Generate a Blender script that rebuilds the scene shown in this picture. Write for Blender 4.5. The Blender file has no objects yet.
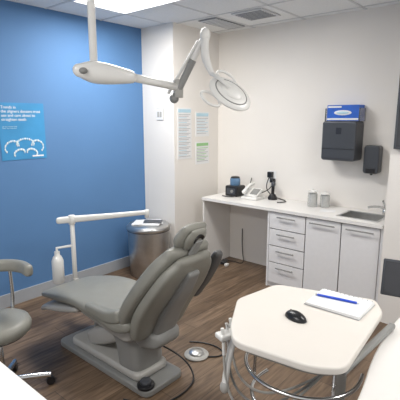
import bpy, bmesh, math
from mathutils import Vector, Matrix
S=bpy.context.scene
# ---------------- camera ----------------
f=418.0
cam=bpy.data.cameras.new('camera');co=bpy.data.objects.new('camera',cam);S.collection.objects.link(co)
cam.sensor_width=36;cam.lens=36*f/400;cam.clip_start=.05
co.location=(0,0,1.7);co.rotation_euler=(math.pi/2-math.atan(81/f),0,math.radians(40.7));S.camera=co
S.view_settings.view_transform='Standard'
# ---------------- materials ----------------
def mat(n,c,rough=.5,metal=0,emit=0,noise=0,scale=8,bump=0,bscale=200,coat=0,trans=0):
    m=bpy.data.materials.new(n);m.use_nodes=True;nt=m.node_tree;b=nt.nodes['Principled BSDF']
    b.inputs['Base Color'].default_value=(*c,1);b.inputs['Roughness'].default_value=rough;b.inputs['Metallic'].default_value=metal
    if coat:b.inputs['Coat Weight'].default_value=coat
    if trans:b.inputs['Transmission Weight'].default_value=trans
    if emit:
        b.inputs['Emission Color'].default_value=(*c,1);b.inputs['Emission Strength'].default_value=emit
    tc=nt.nodes.new('ShaderNodeTexCoord')
    if noise:
        t=nt.nodes.new('ShaderNodeTexNoise');t.inputs['Scale'].default_value=scale;t.inputs['Detail'].default_value=6
        nt.links.new(tc.outputs['Object'],t.inputs['Vector'])
        r=nt.nodes.new('ShaderNodeValToRGB');r.color_ramp.elements[0].position=.3;r.color_ramp.elements[1].position=.7
        r.color_ramp.elements[0].color=(*[max(0,x*(1-noise)) for x in c],1);r.color_ramp.elements[1].color=(*[min(1,x*(1+noise)) for x in c],1)
        nt.links.new(t.outputs['Fac'],r.inputs['Fac']);nt.links.new(r.outputs['Color'],b.inputs['Base Color'])
    if bump:
        t=nt.nodes.new('ShaderNodeTexNoise');t.inputs['Scale'].default_value=bscale
        nt.links.new(tc.outputs['Object'],t.inputs['Vector'])
        u=nt.nodes.new('ShaderNodeBump');u.inputs['Strength'].default_value=bump;u.inputs['Distance'].default_value=.01
        nt.links.new(t.outputs['Fac'],u.inputs['Height']);nt.links.new(u.outputs['Normal'],b.inputs['Normal'])
    return m
M_wall=mat('wall_paint',(.80,.765,.72),.85,noise=.015,scale=2,bump=.06)
M_blue=mat('blue_paint',(.092,.208,.41),.75,noise=.03,scale=2,bump=.08)
M_base=mat('baseboard_vinyl',(.36,.38,.41),.6,noise=.03)
M_white=mat('white_laminate',(.78,.76,.73),.35,noise=.015,scale=3)
M_cab=mat('cabinet_laminate',(.76,.75,.75),.5,noise=.015,scale=30)
M_gap=mat('shadow_gap',(.08,.08,.08),.8,noise=.02)
M_plast=mat('white_plastic',(.76,.75,.72),.35,noise=.01,coat=.2)
M_cream=mat('cream_plastic',(.73,.69,.635),.45,noise=.015,scale=5)
M_lgray=mat('light_grey_plastic',(.42,.41,.385),.4,noise=.02)
M_gray=mat('grey_plastic',(.25,.25,.24),.45,noise=.03)
M_uph=mat('taupe_vinyl',(.24,.235,.205),.40,noise=.04,scale=12,bump=.1,bscale=300)
M_uph2=mat('dark_vinyl',(.10,.10,.10),.45,noise=.05,bump=.1)
M_dark=mat('charcoal_plastic',(.055,.06,.07),.35,noise=.05)
M_black=mat('black_plastic',(.012,.012,.014),.3,noise=.05)
M_chrome=mat('chrome',(.7,.7,.7),.18,1,noise=.02)
M_steel=mat('brushed_steel',(.62,.62,.61),.32,1,noise=.06,scale=20)
M_bright=mat('bright_steel',(.75,.75,.74),.45,.8,noise=.03,scale=20)
M_paper=mat('paper',(.80,.80,.80),.8,noise=.01)
M_bluep=mat('poster_blue',(.04,.25,.50),.5,noise=.12,scale=4)
M_boxblue=mat('box_blue',(.015,.11,.52),.5,noise=.1,scale=20)
M_pen=mat('pen_blue',(.02,.08,.6),.3,noise=.02)
M_green=mat('poster_green',(.3,.55,.25),.6,noise=.05)
M_lblue=mat('poster_lightblue',(.45,.65,.75),.6,noise=.05)
M_text=mat('print_grey',(.42,.43,.45),.7,noise=.03)
M_tile=mat('ceiling_tile',(.80,.81,.81),.9,noise=.03,scale=60,bump=.15,bscale=120)
M_grid=mat('ceiling_grid',(.62,.63,.64),.6,noise=.02)
M_ventd=mat('vent_dark',(.25,.26,.27),.7,noise=.02)
M_lamp=mat('light_diffuser',(1,.99,.97),.5,emit=6)
M_glass=mat('clear_glass',(.95,.96,.96),.05,trans=.92)
M_cotton=mat('cotton',(.82,.80,.76),.9,noise=.06,scale=60)
M_display=mat('display_glass',(.035,.035,.04),.12,noise=.1,coat=.5)
M_tank=mat('tinted_tank',(.16,.30,.50),.12,noise=.1,trans=.5)
def wood():
    m=bpy.data.materials.new('vinyl_plank');m.use_nodes=True;nt=m.node_tree;b=nt.nodes['Principled BSDF'];L=nt.links.new
    tc=nt.nodes.new('ShaderNodeTexCoord');mp=nt.nodes.new('ShaderNodeMapping');mp.inputs['Rotation'].default_value=(0,0,math.pi/2)
    L(tc.outputs['Object'],mp.inputs['Vector'])
    br=nt.nodes.new('ShaderNodeTexBrick');br.inputs['Scale'].default_value=1;br.inputs['Brick Width'].default_value=1.2;br.inputs['Row Height'].default_value=.15
    br.inputs['Mortar Size'].default_value=.0018;br.offset=.37
    br.inputs['Color1'].default_value=(.125,.080,.048,1);br.inputs['Color2'].default_value=(.215,.146,.094,1);br.inputs['Mortar'].default_value=(.045,.03,.02,1)
    L(mp.outputs['Vector'],br.inputs['Vector'])
    m2=nt.nodes.new('ShaderNodeMapping');m2.inputs['Scale'].default_value=(14,1.3,1);L(tc.outputs['Object'],m2.inputs['Vector'])
    n=nt.nodes.new('ShaderNodeTexNoise');n.inputs['Scale'].default_value=3;n.inputs['Detail'].default_value=9;n.inputs['Distortion'].default_value=.6;L(m2.outputs['Vector'],n.inputs['Vector'])
    r=nt.nodes.new('ShaderNodeValToRGB');r.color_ramp.elements[0].position=.3;r.color_ramp.elements[0].color=(.5,.47,.45,1);r.color_ramp.elements[1].position=.7;r.color_ramp.elements[1].color=(1.25,1.25,1.25,1)
    L(n.outputs['Fac'],r.inputs['Fac'])
    mx=nt.nodes.new('ShaderNodeMix');mx.data_type='RGBA';mx.blend_type='MULTIPLY';mx.inputs['Factor'].default_value=1
    L(br.outputs['Color'],mx.inputs['A']);L(r.outputs['Color'],mx.inputs['B']);L(mx.outputs['Result'],b.inputs['Base Color'])
    b.inputs['Roughness'].default_value=.45
    u=nt.nodes.new('ShaderNodeBump');u.inputs['Strength'].default_value=.15;u.inputs['Distance'].default_value=.003;L(n.outputs['Fac'],u.inputs['Height']);L(u.outputs['Normal'],b.inputs['Normal'])
    return m
M_floor=wood()
# ---------------- mesh helpers ----------------
cur=None
def group(n,loc=(0,0,0)):
    global cur
    cur=bpy.data.objects.new(n,None);cur.empty_display_size=.1;S.collection.objects.link(cur);return cur
def addmesh(n,me,m,smooth=True,par=True):
    o=bpy.data.objects.new(n,me);S.collection.objects.link(o);me.materials.clear();me.materials.append(m)
    if smooth:
        for p in me.polygons:p.use_smooth=True
    if par and cur:o.parent=cur
    return o
def rbox(n,c,s,m,bev=.004,rot=None,segs=3,par=True):
    bm=bmesh.new();bmesh.ops.create_cube(bm,size=1)
    bmesh.ops.scale(bm,vec=s,verts=bm.verts)
    if bev>0:
        bmesh.ops.bevel(bm,geom=bm.edges[:],offset=min(bev,min(s)*.49),segments=segs,affect='EDGES',profile=.5)
    if rot is not None:
        R=rot if isinstance(rot,Matrix) else Matrix.Rotation(rot,3,'Z')
        bmesh.ops.rotate(bm,verts=bm.verts,matrix=R)
    bmesh.ops.translate(bm,vec=c,verts=bm.verts)
    me=bpy.data.meshes.new(n);bm.to_mesh(me);bm.free()
    o=addmesh(n,me,m,False,par)
    if bev>0:
        for p in me.polygons:p.use_smooth=True
        w=o.modifiers.new('wn','WEIGHTED_NORMAL');w.keep_sharp=False
    return o
def box(n,a,b,m,bev=0,par=True):
    return rbox(n,[(a[i]+b[i])/2 for i in range(3)],[abs(b[i]-a[i]) for i in range(3)],m,bev,par=par)
def tube(n,pts,r,m,smooth=False,cyclic=False,res=8):
    cu=bpy.data.curves.new(n,'CURVE');cu.dimensions='3D';cu.bevel_depth=r;cu.bevel_resolution=3;cu.use_fill_caps=True
    if smooth:
        s=cu.splines.new('NURBS');s.points.add(len(pts)-1)
        for i,q in enumerate(pts):s.points[i].co=(*q,1)
        s.order_u=min(4,len(pts));s.use_endpoint_u=True;s.resolution_u=res
    else:
        s=cu.splines.new('POLY');s.points.add(len(pts)-1)
        for i,q in enumerate(pts):s.points[i].co=(*q,1)
    s.use_cyclic_u=cyclic
    if cyclic:s.use_endpoint_u=False
    t=bpy.data.objects.new('tmp',cu);S.collection.objects.link(t);bpy.context.view_layer.update()
    me=bpy.data.meshes.new_from_object(t.evaluated_get(bpy.context.evaluated_depsgraph_get()));me.name=n
    bpy.data.objects.remove(t);bpy.data.curves.remove(cu)
    return addmesh(n,me,m)
def lathe(n,prof,c,m,seg=40,axis=None,sx=1,sy=1):
    bm=bmesh.new();rings=[]
    for r,z in prof:
        if r<1e-5:rings.append([bm.verts.new((0,0,z))])
        else:rings.append([bm.verts.new((r*sx*math.cos(2*math.pi*i/seg),r*sy*math.sin(2*math.pi*i/seg),z)) for i in range(seg)])
    for a,b in zip(rings,rings[1:]):
        for i in range(seg):
            j=(i+1)%seg
            if len(a)==1 and len(b)==1:continue
            if len(a)==1:bm.faces.new((a[0],b[i],b[j]))
            elif len(b)==1:bm.faces.new((a[i],a[j],b[0]))
            else:bm.faces.new((a[i],a[j],b[j],b[i]))
    bmesh.ops.recalc_face_normals(bm,faces=bm.faces)
    if axis is not None:
        q=Vector((0,0,1)).rotation_difference(Vector(axis).normalized());bmesh.ops.rotate(bm,verts=bm.verts,matrix=q.to_matrix())
    bmesh.ops.translate(bm,vec=c,verts=bm.verts)
    me=bpy.data.meshes.new(n);bm.to_mesh(me);bm.free()
    o=addmesh(n,me,m);
    e=o.modifiers.new('es','EDGE_SPLIT');e.split_angle=math.radians(50)
    return o
def cyl(n,a,b,r,m,r2=None,bev=.002):
    a=Vector(a);b=Vector(b);L=(b-a).length;r2=r if r2 is None else r2
    return lathe(n,[(0,0),(r-bev,0),(r,bev),(r2,L-bev),(r2-bev,L),(0,L)],a,m,32,(b-a))
def ell(n,c,s,m,rot=None):
    bm=bmesh.new();bmesh.ops.create_uvsphere(bm,u_segments=32,v_segments=20,radius=1)
    bmesh.ops.scale(bm,vec=s,verts=bm.verts)
    if rot is not None:bmesh.ops.rotate(bm,verts=bm.verts,matrix=rot)
    bmesh.ops.translate(bm,vec=c,verts=bm.verts)
    me=bpy.data.meshes.new(n);bm.to_mesh(me);bm.free();return addmesh(n,me,m)
def slab(n,pts,z0,z1,m,bev=.006,rnd=0,mtx=None):
    P=[Vector(q) for q in pts];out=[]
    if rnd:
        k=len(P)
        for i in range(k):
            rr=rnd[i] if isinstance(rnd,(list,tuple)) else rnd
            a,b,c=P[i-1],P[i],P[(i+1)%k]
            u=(a-b).normalized();v=(c-b).normalized()
            s=b+u*min(rr,(a-b).length*.45);e=b+v*min(rr,(c-b).length*.45)
            for t in range(9):
                t/=8;out.append((1-t)**2*s+2*t*(1-t)*b+t*t*e)
    else:out=P
    bm=bmesh.new();vs=[bm.verts.new((q.x,q.y,z0)) for q in out];fc=bm.faces.new(vs)
    r=bmesh.ops.extrude_face_region(bm,geom=[fc]);nv=[g for g in r['geom'] if isinstance(g,bmesh.types.BMVert)]
    bmesh.ops.translate(bm,vec=(0,0,z1-z0),verts=nv)
    bmesh.ops.recalc_face_normals(bm,faces=bm.faces)
    if bev:
        ed=[e for e in bm.edges if abs(e.verts[0].co.z-e.verts[1].co.z)<1e-6]
        bmesh.ops.bevel(bm,geom=ed,offset=bev,segments=3,affect='EDGES',profile=.5)
    if mtx is not None:bmesh.ops.transform(bm,matrix=mtx,verts=bm.verts)
    me=bpy.data.meshes.new(n);bm.to_mesh(me);bm.free();o=addmesh(n,me,m)
    o.modifiers.new('wn','WEIGHTED_NORMAL');return o
def catmull(a,b,c,d,t):
    return .5*((2*b)+(c-a)*t+(2*a-5*b+4*c-d)*t*t+(3*b-a-3*c+d)*t**3)
def loft(n,secs,m,wd=(0,1,0),ex=3.5,seg=36,sub=5):
    K=[Vector(s[:3]) for s in secs];A=[Vector((s[3],s[4])) for s in secs];wd=Vector(wd).normalized()
    pts=[];dims=[];N=len(K)
    for i in range(N-1):
        g=lambda X,j:X[max(0,min(N-1,j))]
        for t in range(sub):
            t/=sub;pts.append(catmull(g(K,i-1),g(K,i),g(K,i+1),g(K,i+2),t));dims.append(catmull(g(A,i-1),g(A,i),g(A,i+1),g(A,i+2),t))
    pts.append(K[-1]);dims.append(A[-1])
    T0=(pts[1]-pts[0]).normalized();T1=(pts[-1]-pts[-2]).normalized()
    def endcap(p,d,T,sgn):
        R=[];h=min(d.x,d.y*1.0)
        for a in (30,55,72,84):
            a=math.radians(a);R.append((p+T*sgn*h*math.sin(a),Vector((d.x-h*(1-math.cos(a)),d.y*math.cos(a)))))
        return R
    c0=endcap(pts[0],dims[0],T0,-1)[::-1];c1=endcap(pts[-1],dims[-1],T1,1)
    PP=[q for q,_ in c0]+pts+[q for q,_ in c1];DD=[q for _,q in c0]+dims+[q for _,q in c1]
    bm=bmesh.new();rings=[]
    for i,(q,d) in enumerate(zip(PP,DD)):
        T=(PP[min(i+1,len(PP)-1)]-PP[max(i-1,0)]).normalized();th=T.cross(wd).normalized()
        r=[]
        for k in range(seg):
            a=2*math.pi*k/seg;cx=math.cos(a);sy=math.sin(a)
            u=math.copysign(abs(cx)**(2/ex),cx);v=math.copysign(abs(sy)**(2/ex),sy)
            r.append(bm.verts.new(q+wd*u*d.x+th*v*d.y))
        rings.append(r)
    for a,b in zip(rings,rings[1:]):
        for k in range(seg):
            j=(k+1)%seg;bm.faces.new((a[k],a[j],b[j],b[k]))
    bm.faces.new(rings[0]);bm.faces.new(rings[-1][::-1])
    bmesh.ops.recalc_face_normals(bm,faces=bm.faces)
    me=bpy.data.meshes.new(n);bm.to_mesh(me);bm.free();return addmesh(n,me,m)
def text(n,s,size,m,mtx,ext=.0005):
    cu=bpy.data.curves.new(n,'FONT');cu.body=s;cu.size=size;cu.extrude=ext
    t=bpy.data.objects.new('tmp',cu);S.collection.objects.link(t);bpy.context.view_layer.update()
    me=bpy.data.meshes.new_from_object(t.evaluated_get(bpy.context.evaluated_depsgraph_get()))
    bpy.data.objects.remove(t);me.transform(mtx);return addmesh(n,me,m,False)
# ---------------- room ----------------
XL,YP,XP,YB,YF,CE=-3.69,3.29,-3.2,4.06,3.56,2.68
XR=-1.06
cur=None
box('floor',(XL-.1,-1.6,-.05),(2.2,YB+.1,0),M_floor,par=False)
box('wall_left',(XL-.1,-1.6,0),(XL,YB+.1,CE),M_blue,par=False)
box('wall_back',(XL,YB,0),(2.2,YB+.1,CE),M_wall,par=False)
box('wall_pillar',(XL,YP,0),(XP,YB,CE),M_wall,par=False)
box('wall_right',(XR+.035,YF-.05,0),(2.2,YB,CE),M_wall,par=False)
box('baseboard_left',(XL,-1.6,0),(XL+.012,YP,.125),M_base,.003,par=False)
box('baseboard_pillar',(XL+.012,YP-.012,0),(XP+.012,YP,.125),M_base,.003,par=False)
box('baseboard_side',(XP,YP,0),(XP+.012,YB,.125),M_base,.003,par=False)
box('baseboard_back',(XP+.012,YB-.012,0),(-3.03,YB,.125),M_base,.003,par=False)
group('ceiling')
px0,px1,py0,py1=-3.3,-2.1,2.15,2.75
def ceil_piece(n,a,b):box(n,(a[0],a[1],CE),(b[0],b[1],CE+.05),M_tile)
ceil_piece('slab_a',(XL-.1,-1.6),(2.2,py0));ceil_piece('slab_b',(XL-.1,py1),(2.2,YB+.1))
ceil_piece('slab_c',(XL-.1,py0),(px0,py1));ceil_piece('slab_d',(px1,py0),(2.2,py1))
for i in range(-1,10):
    x=px0+.6*i
    if x<XL or x>2.1:continue
    if i==1:
        box('tee_x_%d'%i,(x-.012,-1.5,CE-.004),(x+.012,py0,CE),M_grid);box('tee_xb_%d'%i,(x-.012,py1,CE-.004),(x+.012,YB if x>XP else YP,CE),M_grid)
    else:box('tee_x_%d'%i,(x-.012,-1.5,CE-.004),(x+.012,YB if x>XP else YP,CE),M_grid)
for i in range(-6,4):
    y=py0+.6*i
    box('tee_y_%d'%(i+6),(XL if y<YP else XP,y-.012,CE-.004),(2.1,y+.012,CE),M_grid)
def panel(n,x0,y0,x1,y1,recess=True):
    group(n)
    z=CE+.02 if recess else CE-.012
    box('diffuser',(x0+.02,y0+.02,z),(x1-.02,y1-.02,z+.008),M_lamp)
    for a,b in(((x0,y0),(x1,y0+.02)),((x0,y1-.02),(x1,y1)),((x0,y0+.02),(x0+.02,y1-.02)),((x1-.02,y0+.02),(x1,y1-.02))):
        box('frame',(a[0],a[1],CE-.006 if recess else CE-.014),(b[0],b[1],CE+.03 if recess else CE-.0045),M_grid)
panel('ceiling_light_panel',px0,py0,px1,py1)
panel('added_fill_panel',-.3,2.15,.9,2.75,False)  # added glowing panel, out of view, placed to brighten the back wall
panel('ceiling_light_panel.002',-2.1,-.85,-.9,-.25,False)
group('ceiling_vent')
vx,vy=-2.36,3.56
box('frame',(vx-.17,vy-.17,CE-.012),(vx+.17,vy+.17,CE-.003),M_grid,.002)
for k in range(7):
    box('slot_%d'%k,(vx-.14,vy-.14+k*.042,CE-.016),(vx+.14,vy-.12+k*.042,CE-.012),M_ventd)
group('ceiling_return_grille')
box('frame',(-2.95,3.4,CE-.01),(-2.72,3.9,CE-.003),M_ventd,.002)
for k in range(9):box('blade_%d'%k,(-2.94,3.42+k*.052,CE-.014),(-2.73,3.45+k*.052,CE-.01),M_grid)

# ---------------- poster on blue wall ----------------
group('aligner_poster')
y0,y1,z0,z1=1.64,2.06,1.34,1.84
box('sheet',(XL,y0,z0),(XL+.004,y1,z1),M_bluep)
def wallL(y,z):
    return Matrix(((0,0,1,XL+.005),(1,0,0,y),(0,1,0,z),(0,0,0,1)))
text('headline',"Trends in\nthe aligners doctors trust\nuse and care about to\nstraighten teeth",.035,M_paper,wallL(y0+.022,z1-.05))
text('small_print',"ask your clinician today\nabout clear treatment",.014,M_lblue,wallL(y0+.025,z1-.21))
for j,(cy,cz,tilt,w,h) in enumerate(((1.735,1.475,.45,.065,.05),(1.86,1.50,.0,.08,.045),(1.975,1.475,-.5,.058,.05),(1.80,1.42,.3,.05,.03),(1.92,1.42,-.3,.05,.03))):
    pts=[]
    for k in range(15):
        a=math.pi*(-.1+1.2*k/14);u=w*math.cos(a);v=h*math.sin(a)
        pts.append((XL+.006,cy+u*math.cos(tilt)-v*math.sin(tilt),cz-.02+v*math.cos(tilt)+u*math.sin(tilt)))
    tube('aligner_%d'%j,pts,.0028,M_lblue)
    for k,q in enumerate(pts):ell('tooth_%d_%d'%(j,k),q,(.003,.0062,.0105),M_lblue if (k+j)%2 else M_paper)
box('caption',(XL+.004,1.92,1.36),(XL+.006,2.03,1.372),M_paper)
# ---------------- switch & notices ----------------
group('light_switch')
box('plate_outline',(-3.465,YP-.004,1.685),(-3.355,YP,1.815),M_lgray,.002)  # grey outline added so the white plate stands out from the wall
box('plate',(-3.46,YP-.010,1.69),(-3.36,YP-.003,1.81),M_paper,.003)
box('rocker_1',(-3.445,YP-.014,1.72),(-3.415,YP-.010,1.78),M_lgray,.002);box('rocker_2',(-3.405,YP-.014,1.72),(-3.375,YP-.010,1.78),M_lgray,.002)
def notice(n,ya,yb,za,zb,hm,cols):
    group(n);box('sheet',(XP,ya,za),(XP+.003,yb,zb),M_paper)
    box('header',(XP+.003,ya+.015,zb-.05),(XP+.0045,yb-.015,zb-.015),hm)
    k=0;z=zb-.07
    while z>za+.025:
        c=cols[k%len(cols)];box('line_%d'%k,(XP+.003,ya+.02,z-.006),(XP+.0045,yb-(.02+.03*(k%3)),z),c);z-=.017;k+=1
notice('notice_sheet',3.34,3.57,1.26,1.82,M_lblue,[M_text,M_text,M_lblue])
notice('notice_sheet.001',3.64,3.88,1.5,1.78,M_lblue,[M_text,M_lblue])
notice('notice_sheet.002',3.64,3.88,1.18,1.44,M_green,[M_green,M_text])

# ---------------- counter + cabinets ----------------
group('base_cabinet')
zt=.80;YW=YB-.004
sx0,sx1,sy0,sy1=-1.47,-1.13,3.65,3.93
T0,T1=zt,.83
box('top_left',(-3.02,YF-.02,T0),(sx0,YW,T1),M_white,.0)
box('top_right',(sx1,YF-.02,T0),(XR+.02,YW,T1),M_white)
box('top_front',(sx0,YF-.02,T0),(sx1,sy0,T1),M_white);box('top_rear',(sx0,sy1,T0),(sx1,YW,T1),M_white)
box('end_panel_left',(-3.02,YF,0),(-3.0,YW,T0),M_white)
box('apron',(-3.0,YB-.03,.70),(-2.14,YW,T0),M_white)
box('carcass',(-2.14,YF+.02,.08),(XR,YW,.62),M_gap)
box('carcass_side',(-2.16,YF,0),(-2.14,YW,T0),M_cab)
box('carcass_right',(XR,YF,0),(XR+.02,YW,T0),M_cab)
box('carcass_front',(-2.14,YF+.018,.08),(XR,YF+.03,T0),M_gap)
box('toe_kick',(-2.14,YF+.02,0),(XR,YF+.035,.09),M_cab)
xs=[-2.14,-1.745,-1.40,XR]
g=.005
hs=[.175,.175,.175,.22];z=T0-.006
for k,h in enumerate(hs):
    box('drawer_%d'%(k+1),(xs[0]+g,YF-.002,z-h+g),(xs[1]-g,YF+.018,z-g),M_cab,.002)
    zz=z-.045
    cyl('drawer_handle_%d'%(k+1),(xs[0]+.10,YF-.03,zz),(xs[1]-.10,YF-.03,zz),.006,M_gray)
    for xx in(xs[0]+.12,xs[1]-.12):cyl('standoff',(xx,YF-.03,zz),(xx,YF,zz),.004,M_steel)
    z-=h
for k in(1,2):
    box('cabinet_door_%d'%k,(xs[k]+g,YF-.002,.052),(xs[k+1]-g,YF+.018,T0-.006-g),M_cab,.002)
    zz=T0-.05;a,b=xs[k]+.05,xs[k+1]-.05
    cyl('door_handle_%d'%k,(a,YF-.03,zz),(b,YF-.03,zz),.006,M_gray)
    for xx in(a+.02,b-.02):cyl('standoff',(xx,YF-.03,zz),(xx,YF,zz),.004,M_steel)
for nme,a,b in(('sink_rim_1',(sx0-.018,sy0-.018),(sx1+.018,sy0)),('sink_rim_2',(sx0-.018,sy1),(sx1+.018,sy1+.018)),('sink_rim_3',(sx0-.018,sy0),(sx0,sy1)),('sink_rim_4',(sx1,sy0),(sx1+.018,sy1))):
    box(nme,(a[0],a[1],T1),(b[0],b[1],T1+.004),M_steel)
bz=T1-.10
box('sink_bottom',(sx0+.001,sy0+.001,bz),(sx1-.001,sy1-.001,bz+.004),M_steel)
box('sink_w',(sx0,sy0,bz),(sx0+.005,sy1,T1),M_steel);box('sink_e',(sx1-.005,sy0,bz),(sx1,sy1,T1),M_steel)
box('sink_s',(sx0+.005,sy0,bz),(sx1-.005,sy0+.005,T1),M_steel);box('sink_n',(sx0+.005,sy1-.005,bz),(sx1-.005,sy1,T1),M_steel)
cyl('sink_drain',((sx0+sx1)/2,(sy0+sy1)/2,bz+.004),((sx0+sx1)/2,(sy0+sy1)/2,bz+.007),.03,M_dark)
group('faucet')
fx,fy=-1.17,3.985
cyl('base',(fx,fy,T1+.001),(fx,fy,T1+.05),.022,M_chrome)
tube('spout',[(fx,fy,T1+.045),(fx-.01,fy-.02,T1+.075),(fx-.07,fy-.06,T1+.085),(fx-.12,fy-.10,T1+.065)],.011,M_chrome,True)
tube('lever',[(fx,fy,T1+.05),(fx+.01,fy-.01,T1+.075),(fx-.005,fy-.05,T1+.135)],.009,M_chrome,True)
# ---------------- dispensers ----------------
group('paper_towel_dispenser')
slab('housing',[(-1.77,0),(-1.44,0),(-1.44,.37),(-1.77,.37)],0,.20,M_dark,.015,.03,Matrix(((1,0,0,0),(0,0,-1,YB),(0,1,0,1.31),(0,0,0,1))))
box('slot',(-1.73,YB-.20,1.325),(-1.48,YB-.06,1.335),M_black)
box('seam',(-1.765,YB-.2035,1.42),(-1.445,YB-.1995,1.424),M_black)
box('window',(-1.63,YB-.2035,1.56),(-1.58,YB-.1995,1.62),M_display)
group('glove_box')
box('carton',(-1.76,YB-.13,1.682),(-1.45,YB,1.83),M_boxblue,.002)
box('white_band',(-1.755,YB-.132,1.69),(-1.455,YB-.1295,1.708),M_paper)
box('side_label',(-1.75,YB-.132,1.805),(-1.62,YB-.1295,1.82),M_paper)
ell('opening',(-1.605,YB-.131,1.758),(.085,.004,.024),M_paper)
ell('slit',(-1.605,YB-.134,1.758),(.06,.004,.012),M_lblue)
box('holder_l',(-1.775,YB-.14,1.68),(-1.762,YB,1.80),M_glass);box('holder_r',(-1.448,YB-.14,1.68),(-1.435,YB,1.80),M_glass)
group('soap_dispenser')
slab('housing',[(-1.39,0),(-1.25,0),(-1.25,.26),(-1.39,.26)],0,.11,M_dark,.012,.03,Matrix(((1,0,0,0),(0,0,-1,YB),(0,1,0,1.20),(0,0,0,1))))
box('lever',(-1.36,YB-.122,1.205),(-1.28,YB-.108,1.25),M_black,.004)
cyl('nozzle',(-1.32,YB-.07,1.185),(-1.32,YB-.07,1.202),.012,M_black)
group('wall_display')
box('frame',(-.995,YF-.09,1.47),(-.15,YF-.055,2.22),M_dark,.004);box('screen',(-.975,YF-.093,1.49),(-.17,YF-.0895,2.20),M_display)
box('bracket',(-.7,YF-.056,1.7),(-.45,YF-.05,1.95),M_black)
# ---------------- counter items ----------------
TZ=T1+.001
group('ultrasonic_scaler')
cx,cy=-2.80,3.88
rbox('body',(cx,cy,TZ+.06),(.17,.17,.12),M_black,.015);rbox('face',(cx,cy-.086,TZ+.06),(.12,.004,.07),M_dark,.001)
cyl('dial',(cx+.02,cy-.088,TZ+.06),(cx+.02,cy-.10,TZ+.06),.018,M_gray)
lathe('reservoir',[(0,.0),(.055,0),(.06,.01),(.06,.075),(.05,.085),(0,.085)],(cx-.01,cy+.01,TZ+.119),M_tank)
lathe('reservoir_cap',[(0,0),(.052,0),(.052,.012),(.03,.02),(0,.02)],(cx-.01,cy+.01,TZ+.203),M_black)
tube('cord',[(cx+.07,cy+.05,TZ+.05),(cx+.12,cy+.08,TZ+.012),(cx+.10,cy+.15,TZ+.1),(cx+.12,cy+.155,TZ+.2)],.005,M_black,True)
tube('handpiece_cord',[(cx+.07,cy-.09,TZ+.03),(cx+.11,cy-.13,TZ+.008),(cx+.02,cy-.17,TZ+.008),(cx-.08,cy-.14,TZ+.008)],.005,M_black,True)
group('desk_phone')
cx,cy=-2.53,3.84
slab('base',[(-.10,-.09),(.10,-.09),(.10,.09),(-.10,.09)],0,.03,M_plast,.008,.02,Matrix.Translation((cx,cy,TZ)))
rbox('keypad_wedge',(cx-.0,cy+.01,T1+.066),(.17,.15,.035),M_plast,.01,Matrix.Rotation(math.radians(28),3,'X'))
rbox('keypad',(cx+.03,cy-.0,T1+.084),(.09,.10,.006),M_gray,.002,Matrix.Rotation(math.radians(28),3,'X'))
loft('handset',[(cx-.06,cy-.09,T1+.08,.022,.018),(cx-.06,cy-.03,T1+.12,.017,.012),(cx-.06,cy+.04,T1+.15,.017,.012),(cx-.06,cy+.09,T1+.15,.022,.018)],M_plast,(1,0,0))
group('curing_light')
cx,cy=-2.345,3.95
lathe('dock',[(0,0),(.05,0),(.052,.02),(.035,.05),(.03,.06),(0,.06)],(cx,cy,TZ),M_black)
tube('wand',[(cx,cy,T1+.05),(cx+.005,cy,T1+.16)],.018,M_black);ell('wand_top',(cx+.006,cy,T1+.17),(.024,.024,.03),M_dark)
tube('tip',[(cx,cy,T1+.18),(cx-.01,cy,T1+.23),(cx-.04,cy,T1+.235)],.007,M_black,True)
group('wall_charger')
box('outlet_plate',(-2.47,YB-.006,1.0),(-2.37,YB,1.13),M_paper,.002)
rbox('adapter',(-2.43,YB-.030,1.09),(.055,.05,.065),M_black,.006);rbox('adapter_2',(-2.40,YB-.025,1.025),(.05,.045,.045),M_black,.006)
tube('cord',[(-2.43,YB-.05,1.06),(-2.48,YB-.07,.95),(-2.42,YB-.03,.85),(-2.25,3.98,T1+.008),(-2.1,3.9,T1+.008),(-2.2,3.8,T1+.008)],.0055,M_black,True)
tube('cord_2',[(-2.40,YB-.04,1.01),(-2.36,YB-.06,.95),(-2.5,YB-.05,.86),(-2.66,3.98,T1+.01)],.0055,M_black,True)
for j,(jx,jy,h) in enumerate(((-1.84,3.88,.15),(-1.735,3.94,.13))):
    group('glass_jar' if j==0 else 'glass_jar.001')
    lathe('glass',[(0,0),(.044,0),(.047,.005),(.047,h-.02),(.042,h-.01),(.042,h),(.039,h),(.039,h-.012),(.043,h-.022),(.043,.006),(0,.006)],(jx,jy,TZ),M_glass)
    lathe('contents',[(0,0),(.041,0),(.041,h*.8),(.03,h*.86),(0,h*.84)],(jx,jy,T1+.009),M_cotton)
    lathe('lid',[(0,0),(.046,0),(.046,.012),(.02,.018),(.012,.022),(.014,.032),(0,.035)],(jx,jy,TZ+h),M_plast)
group('paper_sheet');rbox('sheet',(-1.63,3.78,TZ+.002),(.14,.1,.004),M_paper,.001,.3)
group('power_adapter');rbox('brick',(-2.90,3.82,.0175),(.07,.12,.035),M_black,.006,.4);rbox('plug',(-2.82,3.76,.015),(.04,.05,.03),M_plast,.006,.1)
tube('cord',[(-2.9,3.86,.02),(-2.86,3.95,.008),(-2.75,3.9,.006),(-2.7,3.98,.008),(-2.8,4.03,.1),(-2.8,4.04,.4)],.005,M_black,True)

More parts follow.
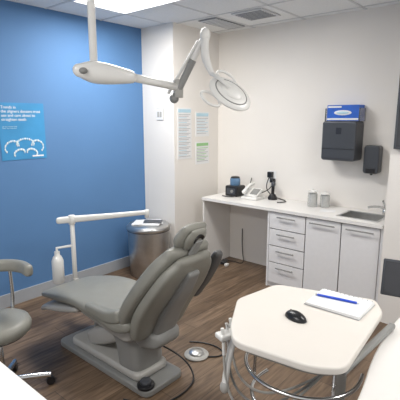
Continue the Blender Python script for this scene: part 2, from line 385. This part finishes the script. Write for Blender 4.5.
# ---------------- waste bin ----------------
group('waste_bin')
bx,by=-3.345,3.02
lathe('body',[(0,0),(.20,0),(.21,.01),(.225,.30),(.23,.50),(.23,.515),(0,.515)],(bx,by,0),M_steel,48)
lathe('lid',[(.0,0),(.236,0),(.24,.01),(.24,.035),(.22,.055),(.0,.06)],(bx,by,.516),M_steel,48)
lathe('seam_ring',[(.232,0),(.236,.004),(.232,.008)],(bx,by,.505),M_dark,48)
group('paper_stack')
rbox('sheet_1',(bx-.0,by-.02,.582),(.30,.21,.012),M_paper,.002,.6);rbox('sheet_2',(bx+.01,by+.0,.591),(.28,.2,.006),M_paper,.002,.9)
rbox('clipboard',(bx+.05,by+.02,.597),(.2,.14,.006),M_dark,.002,.7)

# ---------------- dental chair ----------------
group('dental_chair')
CY=1.69
slab('base_plate',[(-2.74,CY-.17),(-1.74,CY-.17),(-1.74,CY+.17),(-2.74,CY+.17)],0,.045,M_gray,.01,.06)
slab('base_cover',[(-2.62,CY-.14),(-1.85,CY-.14),(-1.85,CY+.14),(-2.62,CY+.14)],.045,.10,M_lgray,.02,.06)
loft('lift_arm',[(-2.42,CY,.14,.10,.06),(-2.25,CY,.22,.11,.07),(-2.05,CY,.34,.12,.07)],M_lgray,ex=4)
loft('lift_shroud',[(-1.98,CY,.11,.13,.11),(-2.0,CY,.24,.13,.12),(-2.02,CY,.36,.15,.14)],M_gray,ex=4)
loft('seat_pan',[(-2.45,CY,.395,.17,.035),(-2.2,CY,.39,.19,.045),(-1.92,CY,.38,.20,.06)],M_lgray,ex=4)
loft('toe_board',[(-2.87,CY,.27,.22,.022),(-2.79,CY,.315,.24,.03),(-2.6,CY,.36,.24,.035),(-2.42,CY,.40,.22,.03)],M_lgray,ex=4)
loft('leg_seat_cushion',[(-2.83,CY,.40,.225,.028),(-2.6,CY,.45,.25,.038),(-2.38,CY,.48,.255,.042),(-2.15,CY,.472,.26,.048),(-1.95,CY,.455,.26,.055),(-1.86,CY,.47,.25,.05)],M_uph,ex=4)
loft('seat_bolster_near',[(-2.2,CY-.235,.50,.03,.03),(-2.0,CY-.24,.505,.035,.04),(-1.9,CY-.235,.53,.03,.04)],M_uph)
loft('seat_bolster_far',[(-2.2,CY+.235,.50,.03,.03),(-2.0,CY+.24,.505,.035,.04),(-1.9,CY+.235,.53,.03,.04)],M_uph)
loft('back_cushion',[(-1.90,CY,.47,.24,.05),(-1.82,CY,.60,.265,.055),(-1.70,CY,.76,.265,.055),(-1.61,CY,.89,.225,.05),(-1.555,CY,.965,.175,.04)],M_uph,ex=4)
loft('back_shell',[(-1.81,CY,.42,.21,.05),(-1.745,CY,.56,.24,.05),(-1.635,CY,.72,.24,.045),(-1.55,CY,.85,.20,.04),(-1.505,CY,.92,.14,.03)],M_uph,ex=4)
loft('back_spine',[(-1.76,CY,.40,.09,.035),(-1.69,CY,.54,.085,.03),(-1.585,CY,.70,.07,.025),(-1.51,CY,.83,.05,.02)],M_gray,ex=4)
loft('hinge_cover',[(-1.84,CY,.36,.14,.07),(-1.76,CY,.36,.12,.06)],M_gray,ex=4)
rbox('headrest_bar',(-1.50,CY,.97),(.02,.06,.16),M_gray,.006,Matrix.Rotation(math.radians(30),3,'Y'))
loft('headrest_pad',[(-1.565,CY,.995,.085,.03),(-1.535,CY,1.045,.115,.04),(-1.50,CY,1.10,.10,.03)],M_uph,ex=2.6)
loft('headrest_back',[(-1.515,CY,1.00,.065,.02),(-1.485,CY,1.05,.08,.024),(-1.465,CY,1.085,.065,.018)],M_uph,ex=2.4)
lathe('headrest_hole',[(0,0),(.036,0),(.036,.012),(.024,.012),(.022,.006),(0,.006)],(-1.468,CY,1.045),M_black,axis=(.87,0,-.45))
loft('armrest_far',[(-1.74,CY+.29,.56,.035,.026),(-1.68,CY+.315,.67,.045,.032),(-1.61,CY+.315,.79,.045,.032),(-1.57,CY+.31,.86,.035,.024)],M_uph2,ex=3)
tube('armrest_far_bracket',[(-1.74,CY+.2,.56),(-1.72,CY+.30,.60)],.015,M_gray)
cyl('foot_switch_base',(-1.80,CY-.12,.044),(-1.80,CY-.12,.065),.055,M_black)
cyl('foot_switch_disc',(-1.80,CY-.12,.064),(-1.80,CY-.12,.09),.035,M_dark)
tube('hydraulic_hose',[(-1.9,CY+.1,.2),(-1.76,CY+.18,.14),(-1.68,CY+.22,.01),(-1.62,CY+.12,.008),(-1.60,CY-.05,.008),(-1.66,CY-.2,.008),(-1.85,CY-.26,.008)],.006,M_black,True)
ax,ay=-3.0,1.86
tube('arm_mount',[(-2.5,CY+.02,.28),(-2.8,CY+.1,.28),(ax,ay,.31)],.022,M_lgray)
tube('arm_mount_drop',[(-2.5,CY+.02,.28),(-2.5,CY+.02,.09)],.022,M_lgray)
cyl('arm_post',(ax,ay,.30),(ax,ay,.86),.019,M_plast);cyl('arm_post_collar',(ax,ay,.29),(ax,ay,.37),.028,M_lgray)
loft('arm_upper',[(ax-.04,ay-.10,.885,.018,.026),(ax,ay,.885,.02,.028),(-2.84,2.14,.89,.018,.023),(-2.70,2.40,.895,.016,.02)],M_plast,wd=(.87,-.48,0),ex=3)
cyl('arm_pivot',(ax,ay,.845),(ax,ay,.92),.027,M_plast)
cyl('arm_end',(-2.69,2.41,.85),(-2.69,2.41,.92),.02,M_plast)
lathe('water_bottle',[(0,0),(.04,0),(.048,.01),(.048,.19),(.035,.225),(.022,.24),(.022,.27),(0,.27)],(ax-.04,ay-.13,.36),M_plast)
tube('bottle_bracket',[(ax,ay,.66),(ax-.04,ay-.13,.66),(ax-.04,ay-.13,.62)],.012,M_plast)
group('foot_pedal')
lathe('base',[(0,0),(.085,0),(.09,.01),(.08,.02),(0,.02)],(-1.84,2.10,.0),M_lgray)
lathe('disc',[(0,0),(.05,0),(.055,.008),(.04,.02),(0,.022)],(-1.84,2.10,.0195),M_steel)
tube('cord',[(-1.77,2.12,.008),(-1.66,2.2,.006),(-1.72,2.3,.006),(-1.9,2.28,.006),(-2.0,2.2,.006)],.005,M_black,True)

# ---------------- dental light ----------------
def P(u,z,d):  # point d metres from the room's door side along the diagonal, u metres across it
    return Vector((-.652*d+.758*u,.758*d+.652*u,z))
group('dental_operating_light')
A=P(-.555,1.97,2.28)
cyl('ceiling_flange',(A.x,A.y,CE-.03),(A.x,A.y,CE-.0),.09,M_plast);cyl('ceiling_post',(A.x,A.y,1.97),(A.x,A.y,CE-.03),.020,M_plast)
h0=P(-.62,1.945,2.24);h1=P(-.38,1.925,2.36);E=P(-.13,1.885,2.58)
loft('knuckle_housing',[(*h0,.035,.035),(*(h0*.75+h1*.25),.056,.056),(*(h0*.4+h1*.6),.052,.052),(*h1,.035,.035)],M_plast,wd=(0,0,1),ex=2.2)
ell('housing_badge',P(-.59,1.94,2.20),(.022,.022,.016),M_gray)
cyl('horizontal_arm',h1,E,.022,M_plast);cyl('elbow',E+Vector((0,0,-.06)),E+Vector((0,0,.045)),.030,M_lgray)
s0=P(-.155,1.82,2.58);s1=P(.03,2.17,2.52);sm=s0.lerp(s1,.62)
tube('spring_arm_sleeve',[s0,sm],.021,M_gray);tube('spring_arm',[sm,s1],.018,M_plast)
tube('spring_rod',[s0+Vector((-.03,-.02,.03)),s1+Vector((-.035,-.02,-.03))],.009,M_plast)
ell('spring_joint_low',s0,(.028,.028,.028),M_gray);ell('spring_joint_top',s1,(.030,.030,.042),M_plast)
s2=P(.03,2.05,2.48);s3=P(.065,1.95,2.43)
loft('drop_arm',[(*s1,.020,.020),(*s2,.023,.023),(*s3,.015,.015)],M_plast,wd=(.652,-.758,0),ex=2.2)
hc=P(.165,1.835,2.36)
lx=(Vector((.758,.652,0))*.80+Vector((0,0,-.56))+Vector((-.652,.758,0))*-.05).normalized()
nz=(Vector((0,0,.80))+Vector((.652,-.758,0))*.75);nz=(nz-lx*nz.dot(lx)).normalized();ly=nz.cross(lx)
Rm=Matrix((lx,ly,nz)).transposed()
ell('lamp_head',hc,(.130,.092,.026),M_plast,Rm)
ring=[hc+nz*.016+lx*.098*math.cos(2*math.pi*i/20)+ly*.066*math.sin(2*math.pi*i/20) for i in range(20)]
tube('lamp_seam',ring,.004,M_gray,True,True)
ell('lamp_rear_cap',hc+nz*.018,(.07,.045,.02),M_plast,Rm)
ell('lamp_lens',hc-nz*.016,(.11,.075,.018),M_glass,Rm)
tube('yoke',[s3,hc+lx*-.10+nz*.05,hc-lx*.02+nz*.04],.011,M_plast,True)
for k,sg in enumerate((1,-1)):
    c=hc+ly*sg*-.098-lx*.07-nz*.015;pts=[]
    for i in range(16):
        a=2*math.pi*i/16;pts.append(c+lx*.06*math.cos(a)+ly*.036*math.sin(a))
    tube('handle_%d'%(k+1),pts,.0075,M_plast,True,True)

# ---------------- tray cart ----------------
group('delivery_cart')
top=[(-1.16,1.64),(-1.11,1.94),(-.62,2.09),(-.545,1.97),(-.50,1.40),(-.60,1.33),(-.93,1.29),(-1.02,1.39)]
slab('tray_top',top,.768,.80,M_cream,.008,[.035,.05,.035,.04,.05,.05,.05,.04])
cxm,cym=-.8,1.68
slab('under_frame',[(cxm+(a-cxm)*.9,cym+(b-cym)*.9) for a,b in top],.74,.769,M_gray,.005,.05)
rbox('side_rail',(-.512,1.70,.752),(.03,.52,.025),M_gray,.008,-.06)
cyl('column',(-.66,1.78,.08),(-.66,1.78,.742),.03,M_lgray)
for k in range(5):
    a=2*math.pi*k/5+.3;e=(-.66+.25*math.cos(a),1.78+.25*math.sin(a),.055)
    tube('cart_leg_%d'%k,[(-.66,1.78,.09),e],.016,M_gray);lathe('caster_%d'%k,[(0,-.012),(.024,-.012),(.026,0),(.024,.012),(0,.012)],(e[0],e[1],.026),M_black,axis=(1,k*.3,0))
rbox('holder_bar',(-1.03,1.42,.745),(.06,.15,.025),M_plast,.008,-.35)
hp=[(-1.07,1.47),(-1.055,1.42),(-1.04,1.37)]
for k,(a,b) in enumerate(hp):
    tube('handpiece_%d'%k,[(a-.005,b-.003,.785),(a,b,.74),(a+.005,b-.002,.66)],.008,M_plast if k!=1 else M_chrome)
    cyl('holder_cup_%d'%k,(a,b,.725),(a,b,.755),.016,M_lgray)
    tube('hose_%d'%k,[(a+.005,b-.002,.66),(a+.01,b,.56-.02*k),(a+.06,b+.0,.44-.03*k),(a+.22,b+.08,.42-.03*k),(-.70,1.70,.55)],.006,M_lgray if k!=1 else M_gray,True)
tube('support_arm',[(-1.02,1.44,.735),(-1.035,1.40,.66),(-1.03,1.37,.50)],.016,M_plast,True)
ell('support_arm_tip',(-1.03,1.37,.50),(.022,.022,.03),M_lgray)
for r,zz in((.25,.60),(.22,.44)):
    pts=[(-.78+r*1.05*math.cos(t*math.pi/9+math.pi*.9),1.62+r*math.sin(t*math.pi/9+math.pi*.9),zz) for t in range(12)]
    tube('chrome_hoop_%d'%int(r*100),pts,.009,M_chrome,True)
tube('hoop_strut_a',[(-1.02,1.60,.44),(-1.0,1.58,.74)],.008,M_chrome)
tube('hoop_strut_b',[(-.58,1.50,.44),(-.60,1.56,.74)],.008,M_chrome)
group('computer_mouse')
Rz=Matrix.Rotation(math.radians(-18),3,'Z')
mm=ell('shell',(-.83,1.64,.80),(.060,.036,.034),M_black,Rz)
for v in mm.data.vertices:
    if v.co.z<.801:v.co.z=.801
ell('wheel',Vector((-.83,1.64,.83))+Rz@Vector((-.03,0,-.002)),(.008,.004,.006),M_gray,Rz)
group('notepad')
rbox('backing',(-.735,1.91,.8025),(.272,.216,.003),M_text,.001)
for k in range(3):rbox('pages_%d'%k,(-.735,1.91,.806+k*.004),(.27-.004*k,.215,.0038),M_paper,.001,.015*k)
for k in range(8):box('rule_%d'%k,(-.85,1.825+k*.022,.8158),(-.63,1.8265+k*.022,.8162),M_lblue)
for k in range(12):tube('spiral_%d'%k,[(-.865+k*.023,2.008,.803),(-.865+k*.023,2.020,.81),(-.865+k*.023,2.008,.819)],.0022,M_text)
group('pen');cyl('barrel',(-.85,1.905,.8225),(-.66,1.938,.8225),.006,M_pen);cyl('tip',(-.66,1.938,.8225),(-.645,1.9405,.8225),.004,M_steel,.001,.0005)
cyl('clip_end',(-.86,1.903,.8225),(-.85,1.905,.8225),.005,M_steel)
# ---------------- right desk ----------------
group('white_desk')
slab('desk_top',[(-.41,.95),(.35,.95),(.35,2.62),(-.46,2.60),(-.515,2.13),(-.500,1.72),(-.43,1.35)],.70,.73,M_white,.008,[.08,.02,.02,.08,.15,.2,.2])
box('modesty_panel',(-.30,1.05,.02),(-.275,2.5,.701),M_white,.003)
box('end_leg',(.30,1.0,0),(.325,2.5,.701),M_white,.003);box('foot_a',(-.33,1.05,0),(-.24,2.5,.03),M_gray,.004)
group('computer_monitor')
Rk=Matrix.Rotation(math.radians(12),3,'Z')@Matrix.Rotation(math.radians(-14),3,'X')
mc=Vector((-.475,2.38,.84))
rbox('bezel',mc,(.40,.022,.20),M_dark,.006,Rk);rbox('screen',mc+Rk@Vector((0,-.0115,0)),(.375,.002,.175),M_display,.0005,Rk)
cyl('neck',(-.42,2.44,.735),(-.44,2.405,.84),.014,M_dark);rbox('foot',(-.37,2.44,.738),(.16,.12,.014),M_dark,.005)
# ---------------- left counter ----------------
group('side_counter')
slab('counter_top',[(-2.6,-.02),(-.7,-.02),(-.7,.565),(-2.6,.565)],.82,.85,M_white,.005,.03)
box('cabinet_body',(-2.58,0,.08),(-.75,.52,.821),M_cab,.003);box('plinth',(-2.56,.02,0),(-.77,.46,.081),M_gray)
for k in range(4):box('front_%d'%k,(-2.575+k*.456,.521,.1),(-2.125+k*.456,.538,.81),M_cab,.002)
# ---------------- stool ----------------
group('operator_stool')
cx,cy,ang,zs,backz,rb=-2.44,.965,math.radians(128),.50,.79,.20
lathe('seat',[(0,-.03),(.17,-.03),(.19,-.01),(.195,.02),(.185,.045),(.15,.06),(0,.065)],(cx,cy,zs-.04),M_uph,48)
lathe('seat_pan',[(0,0),(.10,0),(.16,.02),(.16,.03),(0,.03)],(cx,cy,zs-.10),M_black,40)
cyl('gas_lift',(cx,cy,.12),(cx,cy,zs-.10),.022,M_chrome);cyl('hub',(cx,cy,.07),(cx,cy,.15),.04,M_chrome)
for k in range(5):
    a=2*math.pi*k/5+1.2;ex,ey=cx+.28*math.cos(a),cy+.28*math.sin(a)
    tube('leg_%d'%k,[(cx,cy,.11),(cx+.14*math.cos(a),cy+.14*math.sin(a),.10),(ex,ey,.07)],.018,M_chrome,True)
    lathe('caster_%d'%k,[(0,-.015),(.026,-.015),(.029,0),(.026,.015),(0,.015)],(ex,ey,.029),M_black,axis=(-math.sin(a),math.cos(a),0))
secs=[(cx+rb*math.cos(ang+math.radians(t)),cy+rb*math.sin(ang+math.radians(t)),backz,.038,.028) for t in (-55,-28,0,28,55)]
loft('back_pad',secs,M_uph,wd=(0,0,1),ex=2.8)
c_,s_=math.cos(ang),math.sin(ang)
tube('back_bar',[(cx+.08*c_,cy+.08*s_,zs-.09),(cx+(rb)*c_,cy+(rb)*s_,zs-.09),(cx+(rb+.03)*c_,cy+(rb+.03)*s_,zs+.02),(cx+rb*c_,cy+rb*s_,backz)],.011,M_chrome,True)

# ---------------- lights ----------------
def area(n,x,y,sx,sy,pw,z=CE-.03,col=(1,.975,.94)):
    l=bpy.data.lights.new(n,'AREA');l.shape='RECTANGLE';l.size=sx;l.size_y=sy;l.energy=pw;l.color=col
    o=bpy.data.objects.new(n,l);S.collection.objects.link(o);o.location=(x,y,z)
area('lamp_panel_a',-2.7,2.45,1.1,.5,38);area('added_fill_b',.3,2.45,1.1,.5,26);area('lamp_panel_c',-1.5,-.55,1.1,.5,36)  # the b lamp is added fill for the back wall, out of view
w=bpy.data.worlds.new('world');S.world=w;w.use_nodes=True
w.node_tree.nodes['Background'].inputs[0].default_value=(.97,.98,1,1);w.node_tree.nodes['Background'].inputs[1].default_value=.78
